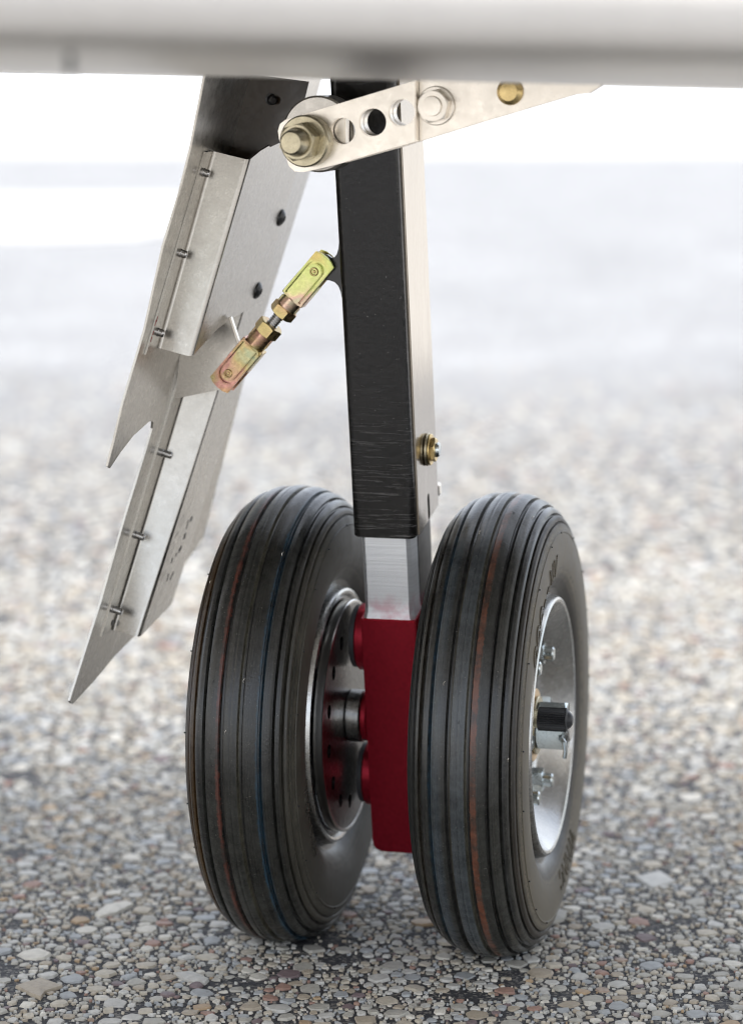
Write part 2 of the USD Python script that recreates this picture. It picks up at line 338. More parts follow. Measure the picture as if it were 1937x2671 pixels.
# the joined stones: one material that gives each stone its tone
cum = np.concatenate([[0], np.cumsum(STONE_W)])
ramp = []
for k, (n, c) in enumerate(STONE_COLOURS):
    ramp += [(cum[k] + 1e-4, c), (cum[k + 1] - 1e-4, tuple(np.array(c) * 1.12))]
M['stones'] = usdkit.material(stage, '/World/Looks/stone_chips', {
    'tone': ('attribute', {'attribute': 'tone'}), 'g': ('geometry', {}), 'r': ('rgb_ramp', {'ramp': ramp}), 'n': ('noise_texture', {'scale': 210.0, 'detail': 6.0, 'roughness': .65}),
    'nr': ('rgb_ramp', {'ramp': [(.25, (.76,) * 3), (.75, (1.22,) * 3)]}), 'mu': ('mix', {'mix_type': 'multiply', 'fac': 1.0}),
    'bn': ('noise_texture', {'scale': 700.0, 'detail': 4.0}), 'b': ('bump', {'strength': 1.0, 'distance': .00035}), 'p': ('principled_bsdf', {'roughness': .62})},
    [('tone.fac', 'r.fac'), ('g.position', 'n.vector'), ('n.fac', 'nr.fac'), ('r.color', 'mu.color1'), ('nr.color', 'mu.color2'), ('mu.color', 'p.base_color'),
     ('g.position', 'bn.vector'), ('bn.fac', 'b.height'), ('b.normal', 'p.normal')], surface='p.BSDF')

def sheet(x0, x1, y0, y1, z):
    return trimesh.Trimesh([(x0, y0, z), (x1, y0, z), (x1, y1, z), (x0, y1, z)], [(0, 1, 2), (0, 2, 3)], process=False)

Z_SHEET = -0.0012
asphalt = obj('asphalt_ground', sheet(-900, 900, -900, 1500, Z_SHEET), M['asphalt'], smooth=False)
tag(asphalt, 'worn asphalt with pale stone chips in dark binder under the wheels', kind='structure')

rng = np.random.default_rng(7)
def field_half(y):
    return .23 + np.maximum(y + 1.53, .9) * .142

def pack():
    """stones of falling size thrown on the ground where none lies yet"""
    P, R = np.zeros((0, 2)), np.zeros(0)
    for r0, r1, n, far in ((.0075, .0125, 200, 3.5), (.0042, .0075, 13000, 3.5), (.0026, .0042, 42000, 3.5), (.0013, .0026, 70000, 1.2), (.0007, .0013, 90000, .3)):
        y = -.42 + (far + .42) * rng.random(n) ** (1.0 if far > 1 else .9)
        x = (rng.random(n) * 2 - 1) * field_half(y)
        r = r0 + (r1 - r0) * rng.random(n) ** 1.5
        q = np.stack([x, y], 1)
        o = np.argsort(-r); q, r = q[o], r[o]
        if len(P):
            T = cKDTree(P); rm = R.max(); keep = np.ones(len(q), bool)
            near = T.query_ball_point(q, r + rm)
            for i, nb in enumerate(near):
                if nb:
                    nb = np.array(nb); d = np.hypot(*(P[nb] - q[i]).T)
                    if (d < (R[nb] + r[i]) * .97).any(): keep[i] = False
            q, r = q[keep], r[keep]
        T = cKDTree(q); alive = np.ones(len(q), bool)
        pairs = T.query_pairs(2 * r1, output_type='ndarray')
        if len(pairs):
            d = np.hypot(*(q[pairs[:, 0]] - q[pairs[:, 1]]).T); bad = pairs[d < (r[pairs[:, 0]] + r[pairs[:, 1]]) * .97]
            for i, j in bad[np.argsort(bad.min(1))]:
                i, j = min(i, j), max(i, j)
                if alive[i]: alive[j] = False
        P, R = np.vstack([P, q[alive]]), np.concatenate([R, r[alive]])
    return P, R

SP, SR = pack()
K = 8
def stone_arrays(P, R, seed):
    """angular flat stones: each fills the power cell round its place, less a joint of binder"""
    g = np.random.default_rng(seed); n = len(P)
    ang = (np.arange(K)[None] + 1.0 * (g.random((n, K)) - .5)) * 2 * np.pi / K + g.random((n, 1)) * 6.28
    dist, nb = cKDTree(P).query(P, k=15)
    d, nb = np.maximum(dist[:, 1:], 1e-6), nb[:, 1:]
    h = (d ** 2 + R[:, None] ** 2 - R[nb] ** 2) / (2 * d)
    phi = np.arctan2(P[nb][..., 1] - P[:, None, 1], P[nb][..., 0] - P[:, None, 0])
    rad = np.full((n, K), 9.0)
    for k in range(14):
        c = np.cos(ang - phi[:, k:k + 1]); rad = np.minimum(rad, np.where(c > .05, h[:, k:k + 1] / np.maximum(c, .05), 9))
    lim = R[:, None] * (1.12 + .75 * g.random((n, K)))
    rad = np.minimum(rad, lim) - (.00004 + .0007 * g.random((n, 1)) ** 2.5)
    rad = np.maximum(rad, R[:, None] * .45) * (1 - .16 * g.random((n, K)) ** 1.5)
    X, Y = rad * np.cos(ang), rad * np.sin(ang)
    tilt = (g.random((n, 2)) - .5) * .16
    hh = -.0005 + .0008 * g.random((n, 1)) + .02 * R[:, None]
    V = np.zeros((n, 2 * K + 1, 3))
    ins = 1 - (.06 + .12 * g.random((n, 1)))
    tx, ty = X * ins, Y * ins
    V[:, :K, 0], V[:, :K, 1] = P[:, :1] + tx, P[:, 1:] + ty
    V[:, :K, 2] = hh + tilt[:, :1] * tx + tilt[:, 1:] * ty - .0003 * g.random((n, K))
    V[:, K:2 * K, 0], V[:, K:2 * K, 1] = P[:, :1] + X, P[:, 1:] + Y
    V[:, K:2 * K, 2] = Z_SHEET - .0004
    V[:, 2 * K, :2] = P; V[:, 2 * K, 2] = hh[:, 0] + .03 * R
    k = np.arange(K); k1 = (k + 1) % K
    F = np.vstack([np.stack([np.full(K, 2 * K), k, k1], 1), np.stack([k, K + k, K + k1], 1), np.stack([k, K + k1, k1], 1)])
    return V, F

gk = np.random.default_rng(21)
near_n = meshkit.noise(np.c_[SP * 14, np.zeros(len(SP))]) if False else np.zeros(len(SP))
SV, SF = stone_arrays(SP, SR, 11)
ok = np.ones(len(SP), bool)
ok &= gk.random(len(SP)) > np.where(SR < .0045, .10, .03)                   # here and there a stone has gone from the binder
ok &= gk.random(len(SP)) > np.clip((SP[:, 1] - 1.3) / 2.2, 0, 1)            # further off they give way to the pattern of the sheet
# bare pits where the stones have come out
def ground_at(px, py, z=0.0): return on_plane(px, py, np.array([0, 0, z]), up)
for px, py, rx, ry in ((48, 2018, 44, 15), (45, 2222, 40, 13), (25, 2535, 50, 20), (16, 1612, 28, 16), (840, 2452, 70, 22), (905, 2500, 60, 16), (1730, 2420, 46, 14), (210, 2374, 30, 11), (620, 2560, 50, 14), (1250, 2600, 60, 14)):
    c, ex_, ey_ = ground_at(px, py), ground_at(px + rx, py), ground_at(px, py - ry)
    d2 = ((SP[:, 0] - c[0]) / (ex_[0] - c[0])) ** 2 + ((SP[:, 1] - c[1]) / (ey_[1] - c[1])) ** 2
    ok &= (d2 > .8 + .5 * gk.random(len(SP))) | ((SR < .0016) & (gk.random(len(SP)) < .5))
# room for the broad flat stones
FLAT = [([(38, 2573), (106, 2551), (166, 2573), (118, 2588), (106, 2606), (80, 2595)], 'tan'), ([(246, 2385), (275, 2362), (330, 2350), (352, 2358), (300, 2385), (258, 2394)], 'cream'),
        ([(1418, 2385), (1450, 2372), (1480, 2378), (1470, 2400), (1436, 2408)], 'warm_grey'), ([(452, 2540), (500, 2536), (546, 2556), (536, 2566), (480, 2556)], 'pale_grey'), ([(1655, 2290), (1720, 2272), (1762, 2300), (1700, 2318)], 'pale_grey')]
flat_w = []
for poly, tone_ in FLAT:
    W_ = np.array([ground_at(*q) for q in poly])[:, :2]; c = W_.mean(0); flat_w.append((W_, c, tone_))
    for k in range(len(W_)):
        a_, b_ = W_[k], W_[(k + 1) % len(W_)]
        for q in np.linspace(0, 1, 9):
            e_ = a_ + (b_ - a_) * q
            for f_ in (.25, .5, .75, 1.0):
                ok &= np.hypot(*(SP - (c + (e_ - c) * f_)).T) > SR * .75
SP, SR, SV = SP[ok], SR[ok], SV[ok]
def px_of(P3):
    d = P3 - CAM; c, s = math.cos(PITCH), math.sin(PITCH)
    z = d[:, 1] * c - d[:, 2] * s; v = d[:, 1] * s + d[:, 2] * c
    return PW / 2 + FPX * d[:, 0] / z, PH / 2 - FPX * v / z, z
qx, qy, qz = px_of(np.c_[SP, np.zeros(len(SP))])
inside = (qx > -30) & (qx < PW + 30) & (qy < PH + 30) & (qy > 1500)
size = np.where(inside, SR / qz, 0)
# stones under the tyres or hidden behind them are left to the joined rest
hid = ((qx > 500) & (qx < 950) & (qy < 2440)) | ((qx > 1080) & (qx < 1500) & (qy < 2480))
size[hid] = 0
single = np.argsort(-size)[:294]
tone = np.random.default_rng(5).choice(len(STONE_COLOURS), size=len(single), p=STONE_W)
tone[np.isin(tone, (6, 7, 8)) & (SR[single] > .0105)] = 1
for i, k in zip(single, tone):
    obj('stone', trimesh.Trimesh(SV[i], SF, process=False), M_stone[k], asphalt, smooth=False)
for W_, c, tone_ in flat_w:
    n_ = len(W_); rs = np.random.default_rng(n_)
    z_ = .0004 + .0006 * rs.random(n_)
    V_ = np.vstack([np.c_[c + (W_ - c) * .93, z_], np.c_[W_, np.full(n_, Z_SHEET - .0004)], [[*c, .0012]]])
    F_ = []
    for k in range(n_):
        k1 = (k + 1) % n_; F_ += [(2 * n_, k, k1), (k, n_ + k, n_ + k1), (k, n_ + k1, k1)]
    m_ = trimesh.Trimesh(V_, np.array(F_), process=False)
    if m_.face_normals[0][2] < 0: m_.invert()
    obj('stone', m_, M_stone[[q[0] for q in STONE_COLOURS].index(tone_)], asphalt, smooth=False)
rest = np.setdiff1d(np.arange(len(SP)), single)
nv = 2 * K + 1
allF = (SF[None] + (np.arange(len(rest)) * nv)[:, None, None]).reshape(-1, 3)
chips = usdkit.mesh(stage, path_of('stone_chips', asphalt), (SV[rest].reshape(-1, 3), allF), M['stones'], smooth=False).GetPrim()
tv = np.repeat(np.random.default_rng(77).random(len(rest)), nv).astype(np.float32)
UsdGeom.PrimvarsAPI(chips).CreatePrimvar('tone', Sdf.ValueTypeNames.FloatArray, 'vertex').Set(Vt.FloatArray.FromNumpy(tv))
tag(chips, 'smaller stone chips set in the dark binder', kind='stuff')

# sunlit ground far behind, its brightness put into a pale colour
def blob_sheet(pts, z):
    m = extrude([pts], 0, .004); m.apply_translation([0, 0, z]); return m
yy = [24.9, 24.4, 24.0, 23.9, 23.95, 24.1, 24.3, 24.3]
xx = [-120, -4, -.4, .9, 1.6, 2.3, 3.4, 120]
far_bright = obj('bright_ground', blob_sheet([(120, 600), (-120, 600)] + list(zip(xx, yy)), Z_SHEET + .002), M['sunlit_tone'], smooth=False)
tag(far_bright, 'pale sheet painted as bright as sunlit ground beyond the asphalt', kind='structure')
sunlit_patch = obj('bright_patch', blob_sheet([(-9, 12.1), (-9, 8.1), (-1.03, 8.1), (-.84, 8.25), (-.74, 8.7), (-.70, 9.3), (-.62, 10.0), (-.50, 10.4), (-.38, 12.1)], Z_SHEET + .002), M['sunlit_tone'], smooth=False)  # pool of sunlight put into a pale sheet
tag(sunlit_patch, 'pale patch painted as bright as sunlit ground to the left', kind='structure')

reflector_r = obj('bright_ground', blob_sheet([(1.45, -1.75), (60, -1.75), (120, 23.9), (3.95, 23.9), (1.65, 5.2), (1.45, 2.4)], Z_SHEET + .002), M['sunlit_tone'], smooth=False)  # added unseen sheet, gives the strut's right face its cream reflection
tag(reflector_r, 'added pale reflector sheet on the ground to the right, out of view', kind='structure')
reflector_l = obj('bright_ground', blob_sheet([(-.95, -1.75), (-.95, 2.2), (-1.75, 8.08), (-60, 8.08), (-60, -1.75)], Z_SHEET + .002), M['sunlit_tone'], smooth=False)  # added unseen sheet for warm bounce from the left
tag(reflector_l, 'added pale reflector sheet on the ground to the left, out of view', kind='structure')

reflector_f = obj('bright_ground', blob_sheet([(-60, -1.77), (-60, -60), (60, -60), (60, -1.77)], Z_SHEET + .002), M['sunlit_tone'], smooth=False)  # added unseen sheet behind the camera, brightens the front faces
tag(reflector_f, 'added pale reflector sheet on the ground behind the viewer', kind='structure')

# ------------------------------------------------------------------ the aircraft
plane = grp('aircraft')
tag(plane, 'bare aluminium aircraft wing standing on a black strut with twin ribbed tyres', 'aircraft')

# wing: a nose of small radius towards the viewer
LE_Y, Z_B, R_LE, CH = -.70, .4800, .0250, .92
prof = [(LE_Y + .085, Z_B), (LE_Y + .074, Z_B + .0006), (LE_Y + .0200, Z_B + .0055)]        # the sloping lip under the nose
zc = Z_B + .0055 + R_LE * math.cos(math.radians(8))
for k in range(33):                                             # the round nose, from below to above
    q = math.radians(-98 - 132 * k / 32)
    prof.append((LE_Y + R_LE + R_LE * math.cos(q), zc + R_LE * math.sin(q)))
y0, z0 = prof[-1]
for k in range(1, 25):
    w = k / 24
    prof.append((y0 + (LE_Y + CH - y0) * w, z0 + .120 * math.sin(math.pi * min(w, 1) ** .62) * (1 - .15 * w) + (Z_B + .006 - z0) * w ** 2))
for k in range(1, 8):
    w = k / 8; prof.append((LE_Y + CH + (LE_Y + .085 - LE_Y - CH) * w, Z_B + .004 * (1 - w) ** 2))
pr = np.array(prof)
wing = m3.Manifold.extrude(m3.CrossSection([pr], m3.FillRule.NonZero), 4.6)
wv = tm(wing); wv = put(wv, np.array([-2.3, 0, 0]), np.array([0, 1.0, 0]), np.array([0, 0, 1.0]), np.array([1.0, 0, 0]))
wv.vertices = np.c_[wv.vertices[:, :2], wv.vertices[:, 2] - .0225 * wv.vertices[:, 0] + .0012]
wm = m3.Manifold(m3.Mesh(np.asarray(wv.vertices, np.float32), np.asarray(wv.faces, np.uint32)))
well = m3.Manifold.cube([.52, .46, .075]).translate([-.19, -.30, .40 + .06])
wm = wm - well
wing_p = obj('wing', wm, M['alu_wing'], plane, smooth=30)
for x in (-1.35, -.78, .72, 1.32):
    for j in range(9):
        y = LE_Y + .12 + j * .13
        obj('rivet', put(lathe([(0, .004), (.0005, .0036), (.0009, .002), (.001, 0)], 10), np.array([x, y, Z_B + .0015 - .0225 * x]), np.array([1.0, 0, 0]), np.array([0, -1.0, 0]), np.array([0, 0, -1.0])), M['alu'], wing_p) if abs(x) > .5 else None
# drain nipple that hangs under the wing's nose on the left
nip = on_plane(184, 190, np.array([0, LE_Y + .03, 0]), np.array([0, 1.0, 0]))
obj('drain_nipple', put(lathe([(-.0008, 0), (-.0008, .0009), (.0004, .0013), (.006, .0015), (.006, 0)], 16), nip, np.array([1.0, 0, 0]), np.array([0, 1.0, 0]), up), M['dark'], wing_p)

# ---- leg: raked, running down and back
RK = .2077
lv = unit(up - RK * bk)              # up along the leg
ln = -unit(bk + RK * up)             # out of its front face
def leg(s, d, z0):                   # s across, d depth behind the front face plane, height z0 above the axle measured along up
    return G(s, -.0123 - RK * z0, z0) + (-ln) * d
lo_, hi_ = .1085, .46
L0 = leg(0, 0, lo_); H = (hi_ - lo_) / lv[2]
tw, td = .0352, .0605
outer = rrect(tw, td, .0046, 10); inner = rrect(tw - .005, td - .005, .002, 3)
tube_m = extrude([outer, inner], 0, H, .0005)
bolt_hole = lathe([(-.1, 0), (-.1, .0026), (.1, .0026), (.1, 0)], 16)
tube_w = put(tube_m, L0 - ln * td / 2, ax, -ln, lv)
slot_p = at_s(1112, 1325, tw / 2)
slot = chull(np.vstack([put(bolt_hole, slot_p + lv * dz, lv, np.cross(ax, lv), ax).vertices for dz in (-.004, .006)]))
to_m = lambda m: m3.Manifold(m3.Mesh(np.asarray(m.vertices, np.float32), np.asarray(m.faces, np.uint32)))
tube_w.merge_vertices()
slot_short = slot.copy()
slot_short.vertices = np.array([v if (v - slot_p) @ ax > 0 else v - ax * ((v - slot_p) @ ax + .01) for v in slot.vertices])
res = to_m(tube_w) - to_m(chull(slot_short.vertices))
strut = obj('strut', res if res.num_tri() > 20 else tube_w, M['black'], plane, smooth=30, label='glossy black rectangular strut tube')
# bare metal plate along its right side
sp_h = H - .0006
plate = extrude([rrect(td - .0105, sp_h, .0006, 2)], 0, .0012, .0002)
pc = L0 - ln * (td / 2 + .0008) + lv * (sp_h / 2 + .0003) + ax * (tw / 2 + .0001)
pw_ = to_m(put(plate, pc, -ln, lv, np.cross(-ln, lv))) - to_m(chull(slot_short.vertices))
obj('side_plate', pw_, M['plate'], strut, smooth=20, label='bright metal plate on the strut side, grazed by the light')
# lug with fillets on the strut's left front edge
T_LUG = -.052
lug_c = at_t(840, 690, T_LUG); e1 = at_t(872, 650, T_LUG); e2 = at_t(890, 748, T_LUG)
lx, ly = ax, up
def loc2(P): return ((P - lug_c) @ lx, (P - lug_c) @ ly)
pts = []
r_l = .0062
outline_px = [(826, 664), (842, 660), (856, 664), (866, 672), (874, 670), (880, 662), (884, 648), (886, 628), (906, 628), (906, 776), (893, 776), (890, 760), (884, 745), (874, 735), (860, 730), (846, 730), (830, 724), (816, 708), (812, 690), (816, 674)]
pts = [loc2(at_t(x, y, T_LUG)) for x, y in outline_px]
obj('lug', put(extrude([pts], -.0022, .0022, .0006), lug_c, lx, ly, -bk), M['black'], strut)
# bolt through the strut's side
bo = at_s(1106, 1172, tw / 2) + ax * .0013
X, Y, Z = frame_z(ax, lv)
sb = grp('side_bolt', plane)
obj('washer', put(cylz(.0092, 0.0002, .0016), bo, X, Y, Z), M['brass'], sb)
obj('washer', put(cylz(.0088, .0018, .0030), bo, X, Y, Z), M['gold'], sb)
obj('nut', put(hexprism(.0122, .0031, .0056), bo, X, Y, Z), M['gold'], sb)
obj('bolt_end', put(lathe([(.0052, 0), (.0052, .0042), (.0066, .0042), (.0076, .0034), (.0080, 0)], 24), bo, X, Y, Z), M['zinc'], sb)
obj('rear_lug', put(cbox(-.002, .002, -.003, .003, -.0035, .0035, .0009), at_s(1139, 1276, .0135), ax, -ln, lv), M['alu_bar'], plane, label='pale nub behind the strut')

# shank inside the tube
sw = .0276
sh_lo, sh_hi = .0585, .135
SL = leg(0, .0032, sh_lo); HS = (sh_hi - sh_lo) / lv[2]
def oct_sec(w, d, c):
    return [(-w / 2 + c, 0), (w / 2 - c, 0), (w / 2, c), (w / 2, d - c), (w / 2 - c, d), (-w / 2 + c, d), (-w / 2, d - c), (-w / 2, c)]
def loft(secs):
    """rings of equal length, bottom to top, in (x, y, z)"""
    n = len(secs[0]); V = np.vstack(secs); F = []
    for i in range(len(secs) - 1):
        for k in range(n):
            a, b = i * n + k, i * n + (k + 1) % n
            F += [(a, b, b + n), (a, b + n, a + n)]
    for k in range(1, n - 1):
        F += [(0, k + 1, k), ((len(secs) - 1) * n, (len(secs) - 1) * n + k, (len(secs) - 1) * n + k + 1)]
    m = trimesh.Trimesh(V, np.array(F), process=False)
    if m.volume < 0: m.invert()
    return m
secs = []
for z, w, front in ((0, .0312, -.0030), (.0012, .0306, -.0027), (.003, .0290, -.0018), (.006, .0279, -.0008), (.010, sw, -.0001), (.014, sw, 0), (HS, sw, 0)):
    secs.append(np.array([(x, y * (1 if y > .001 else 1) + (front if y < .004 else 0), z) for x, y in oct_sec(w, .020, .0022)]))
obj('shank', put(loft(secs), SL, ax, -ln, lv), M['milled'], plane, smooth=25, label='bright milled aluminium shank between strut and red block')
obj('rear_shank', put(extrude([rrect(.0262, .034, .001, 2)], 0, HS, .0003), leg(0, .0422, sh_lo), ax, -ln, lv), M['rear'], plane, label='dull grey rear half of the shank')

# red axle block: flat front, rounded foot
bw, bd = .0312, .0445
HB = (.0610 + .0805) / lv[2]
prof_b = []
for cx, q0 in ((-bw / 2 + .0062, 180), (bw / 2 - .0062, 270)):          # foot with rounded corners
    for k in range(9):
        q = math.radians(q0 + 90 * k / 8); prof_b.append((cx + .0062 * math.cos(q), .0062 + .0062 * math.sin(q)))
prof_b += [(bw / 2, HB), (-bw / 2, HB)]
block = extrude([prof_b], -bd, 0, .0006)
BL = leg(0, .0, -.0805)
blk = obj('axle_block', put(block, BL, ax, lv, np.cross(ax, lv)), M['red_cut'], plane, smooth=28, label='red anodised axle block between the two wheels')
cen_d = .0223
def bc(z): return leg(0, cen_d, z)
Xa, Ya, Za = frame_z(ax, up)
for side in (-1, 1):
    for z, r in ((.0415, .0190), (-.042, .0185)):
        o = bc(z)
        obj('caliper_boss', put(cylz(r, bw / 2 + .0002, bw / 2 + .0062, .0008, 48), o, Xa, Ya * side, Za * side), M['red_cut'], blk)
        obj('brake_puck', put(cylz(r * .93, bw / 2 + .0063, bw / 2 + .0092, .0003, 48), o, Xa, Ya * side, Za * side), M['pad'], blk)
    o = A0
    obj('axle_boss', put(cylz(.0140, bw / 2 + .0001, bw / 2 + .0036, .0006, 40), o, Xa, Ya * side, Za * side), M['red_cut'], blk)
    obj('axle_spacer', put(cylz(.0150, bw / 2 + .0038, bw / 2 + .0120, .0006, 40), o, Xa, Ya * side, Za * side), M['alu_cast'], blk)

# ---- wheels
TW, HH, KX = .063, .0307, 2.3
def tyre_base(sec):
    return (TW / 2 * np.sign(np.sin(sec)) * np.abs(np.sin(sec)) ** (2 / KX), D / 2 - HH + HH * np.sign(np.cos(sec)) * np.abs(np.cos(sec)) ** (2 / KX))
sec = np.linspace(0, np.pi * .75, 4000)
bs, br = tyre_base(sec)
arc = np.concatenate([[0], np.cumsum(np.hypot(np.diff(bs), np.diff(br)))])
ds, dr_ = np.gradient(bs), np.gradient(br); nl = np.hypot(ds, dr_)
ns_, nr_ = -dr_ / nl, ds / nl
def base_at(a):
    i = np.interp(a, arc, np.arange(len(arc))); f = lambda q: np.interp(i, np.arange(len(q)), q)
    return f(bs), f(br), f(ns_), f(nr_)
# (start, end, depth) of grooves by arc from the crown
GROOVES = [(.0038, .0066, .0026), (.0146, .0168, .0026), (.0222, .0242, .0022), (.0286, .0302, .0018), (.0338, .0352, .0013)]
stations = [(0, 0)]
prev = 0
for a0, a1, dp in GROOVES:
    for k in range(1, 7):
        w = k / 6; stations.append((prev + (a0 - .0004 - prev) * w, (.00045 * math.sin(math.pi * (w if prev else .5 + w / 2)) if k < 6 else 0)))
    stations += [(a0, -.0001), (a0 + .0003, -dp * .8), (a0 + .0006, -dp), (a1 - .0006, -dp), (a1 - .0003, -dp * .8), (a1, -.0001)]
    prev = a1 + .0004
    stations.append((prev, 0))
a_end = arc[-1]
stations += [(prev + .0015, 0), (.0395, 0), (.0399, .0004), (.0405, .0004), (.0409, 0)]
for a in np.linspace(.0420, a_end, 18): stations.append((a, 0))
half = []
for a, off in stations:
    s, r, n_s, n_r = base_at(a); half.append((s + n_s * off, r + n_r * off))
def tyre_profile():
    L = [(-s, r) for s, r in half[:0:-1]]
    # the two sides differ a little in their groove depths, as moulded
    return L + half
N_T = 288
def make_tyre(C):
    P = np.array(tyre_profile())
    # closing inner line at the bead
    P = np.vstack([[(-.021, .068)], P, [(.021, .068)]])
    m = lathe(P, N_T)
    V = m.vertices.copy()
    rr = np.hypot(V[:, 0], V[:, 1])
    m.vertices = V
    w = put(m, C, up, np.cross(ax, up), ax)
    v = w.vertices.copy()
    low = np.clip((.012 - v[:, 2]) / .012, 0, 1)
    s = (v - C) @ ax
    v += (low ** 2 * .0030 * np.sign(s) * np.minimum(np.abs(s) / .02, 1))[:, None] * ax
    v[:, 2] = np.where(v[:, 2] < .0012, .0012 + (v[:, 2] - .0012) * .06, v[:, 2])
    w.vertices = v
    return w

def sidewall(r):
    o = np.argsort(br[1800:]); return np.interp(r, br[1800:][o], bs[1800:][o])

def raised_text(text, C, r0, height, phi0, depth=.0007, space=0.0):
    m = meshkit.text_mesh(text, height, depth=1.0)
    v = m.vertices; sx = v[:, 0]
    phi = phi0 + sx / r0; r = r0 - height / 2 + v[:, 1]
    s = sidewall(r) + np.where(v[:, 2] > .5, depth, -.0006)
    m.vertices = C + s[:, None] * ax + (r * np.cos(phi))[:, None] * up + (r * np.sin(phi))[:, None] * bk
    m.fix_normals()
    return m

dk = np.array([.0075, .0082, .0090])
def groove_stops(tints):
    """tone across the tread from left to right: a list of (s, colour)"""
    return sorted(tints)
g0 = (.010, .010, .010)
rubber = lambda k, warm=0.0: tuple(np.array([.0092 + .003 * warm, .0092, .0082 - .002 * warm]) * k)
left_st = [(-.036, rubber(.9)), (-.0305, rubber(1.0, 1)), (-.026, rubber(1.6, 2.5)), (-.0215, rubber(1.5, 2.5)), (-.0200, g0), (-.0165, rubber(.9)), (-.0150, rubber(1.5)),  # warm stops near the left edge paint a bronze reflection
           (-.0075, rubber(1.5)), (-.0050, g0), (-.0042, (.055, .050, .040)), (-.0036, rubber(1.7)), (.0034, rubber(1.6)), (.0040, (.06, .055, .04)), (.0050, g0), (.0066, rubber(1.2)), (.0135, rubber(1.3)),
           (.0155, (.010, .016, .022)), (.0175, rubber(1.3)), (.0215, rubber(1.1)), (.0235, rubber(1.0)), (.029, (.040, .036, .028)), (.036, (.036, .032, .025))]  # last stops paint the beige sheen on the right shoulder
right_st = [(-.036, rubber(.8)), (-.0265, rubber(.9)), (-.0235, rubber(1.4)), (-.0215, rubber(1.5, .6)), (-.0195, g0), (-.0172, rubber(1.4)), (-.0110, (.028, .034, .040)), (-.0080, rubber(1.2)),
            (-.0052, g0), (-.0043, (.06, .054, .038)), (-.0036, (.034, .038, .042)), (.0034, (.032, .037, .041)), (.0041, (.06, .054, .038)), (.0050, g0), (.0068, rubber(1.6)), (.0110, rubber(1.8)), (.0140, rubber(1.3)), (.0156, g0), (.0172, rubber(1.9)),
            (.0212, rubber(1.9)), (.0228, g0), (.0242, rubber(1.8)), (.0280, rubber(1.6, .8)), (.0300, (.085, .073, .054)), (.036, (.085, .073, .054))]  # beige end stops put reflected horizon light into the rubber

def make_wheel(side, tyre_mat, label):
    C = A0 + ax * HALF * side
    w = grp('wheel', plane, label)
    ty = obj('tyre', make_tyre(C), tyre_mat, w, smooth=32)
    # rim, lathed about the axle; the outboard dish is on +z of the lathe for the right wheel
    def rimhalf(sg):
        P = [(.0205, .0745), (.0262, .0735), (.0284, .0724), (.0290, .0711), (.0284, .0697), (.0262, .0684), (.0232, .0655), (.0170, .0610), (.0120, .0580), (.0098, .0555), (.0090, .0520), (.0090, .0300), (.0098, .0275), (.0140, .0260), (.0160, .0225), (.0160, .0090), (.0, .0090)]
        return put(lathe([(z, r) for z, r in P] + [(0, .0745)], 128), C, Xa, Ya * sg, Za * sg)
    obj('rim', rimhalf(1), M['alu_cast'], w, smooth=35)
    obj('rim', rimhalf(-1), M['alu_cast'], w, smooth=35)
    return w, C

M['tyre_left'] = tyre_material('tyre_rubber_left', A0 - ax * HALF, left_st, [(-.0072, .0009, (.12, .036, .024), .65), (.0146, .0012, (.014, .042, .065), .7)])
M['tyre_right'] = tyre_material('tyre_rubber_right', A0 + ax * HALF, right_st, [(.0083, .0016, (.15, .050, .026), .7), (-.0148, .0012, (.022, .050, .075), .5)])
wl, CL = make_wheel(-1, M['tyre_left'], 'left wheel with a thin blue line on its tread and the brake disc beside it')
wr, CR = make_wheel(1, M['tyre_right'], 'right wheel with a rust red line round its tread and an open aluminium rim')

# lettering, moulding nibs
for C, w, bits in ((CR, wr, (('CCC--NN', -1.02, .0125), ('WNNC', 2.5, .0115))), (CL, wl, (('S50-5SL', -1.05 - 1.25, .0085),))):
    for t, p0, h in bits:
        obj('raised_lettering', raised_text(t, C, .0940 if w == wr else .0935, h, p0), M['tyre_right'] if w == wr else M['tyre_left'], w, smooth=25)
rg = random.Random(3)
for C, w, tmn in ((CR, wr, 'tyre_right'), (CL, wl, 'tyre_left')):
    for sd in ((1,) if w == wr else (-1, 1)):
        for k in range(17):
            ph = 2 * math.pi * (k + rg.random() * .35) / 17
            s, r, n_s, n_r = base_at(.0402)
            d = math.cos(ph) * up + math.sin(ph) * bk
            p0 = C + ax * s * sd + d * r; nn = unit(ax * n_s * sd + d * n_r)
            if p0[2] > .02:
                obj('moulding_nib', tube([p0 - nn * .0004, p0 + nn * .0006, p0 + nn * .0012 + np.array([0, 0, rg.uniform(-.0004, .0002)])], .0004, 5), M['rubber_cap'], w)
    for k in range(10):
        ph = rg.uniform(-1.9, -.1); a = rg.uniform(-.03, .03); s, r, n_s, n_r = base_at(abs(a)); d = math.cos(ph) * up + math.sin(ph) * bk
        sg = 1 if a > 0 else -1
        p0 = C + ax * s * sg + d * (r + .0001); q = unit(np.cross(d, ax))
        obj('fibre', tube([p0, p0 + q * .0012 + d * .0009, p0 + q * .0022 + d * .0006 + ax * .0006], .00014, 4), M['pad'] if k % 3 else M['alu_bar'], w)

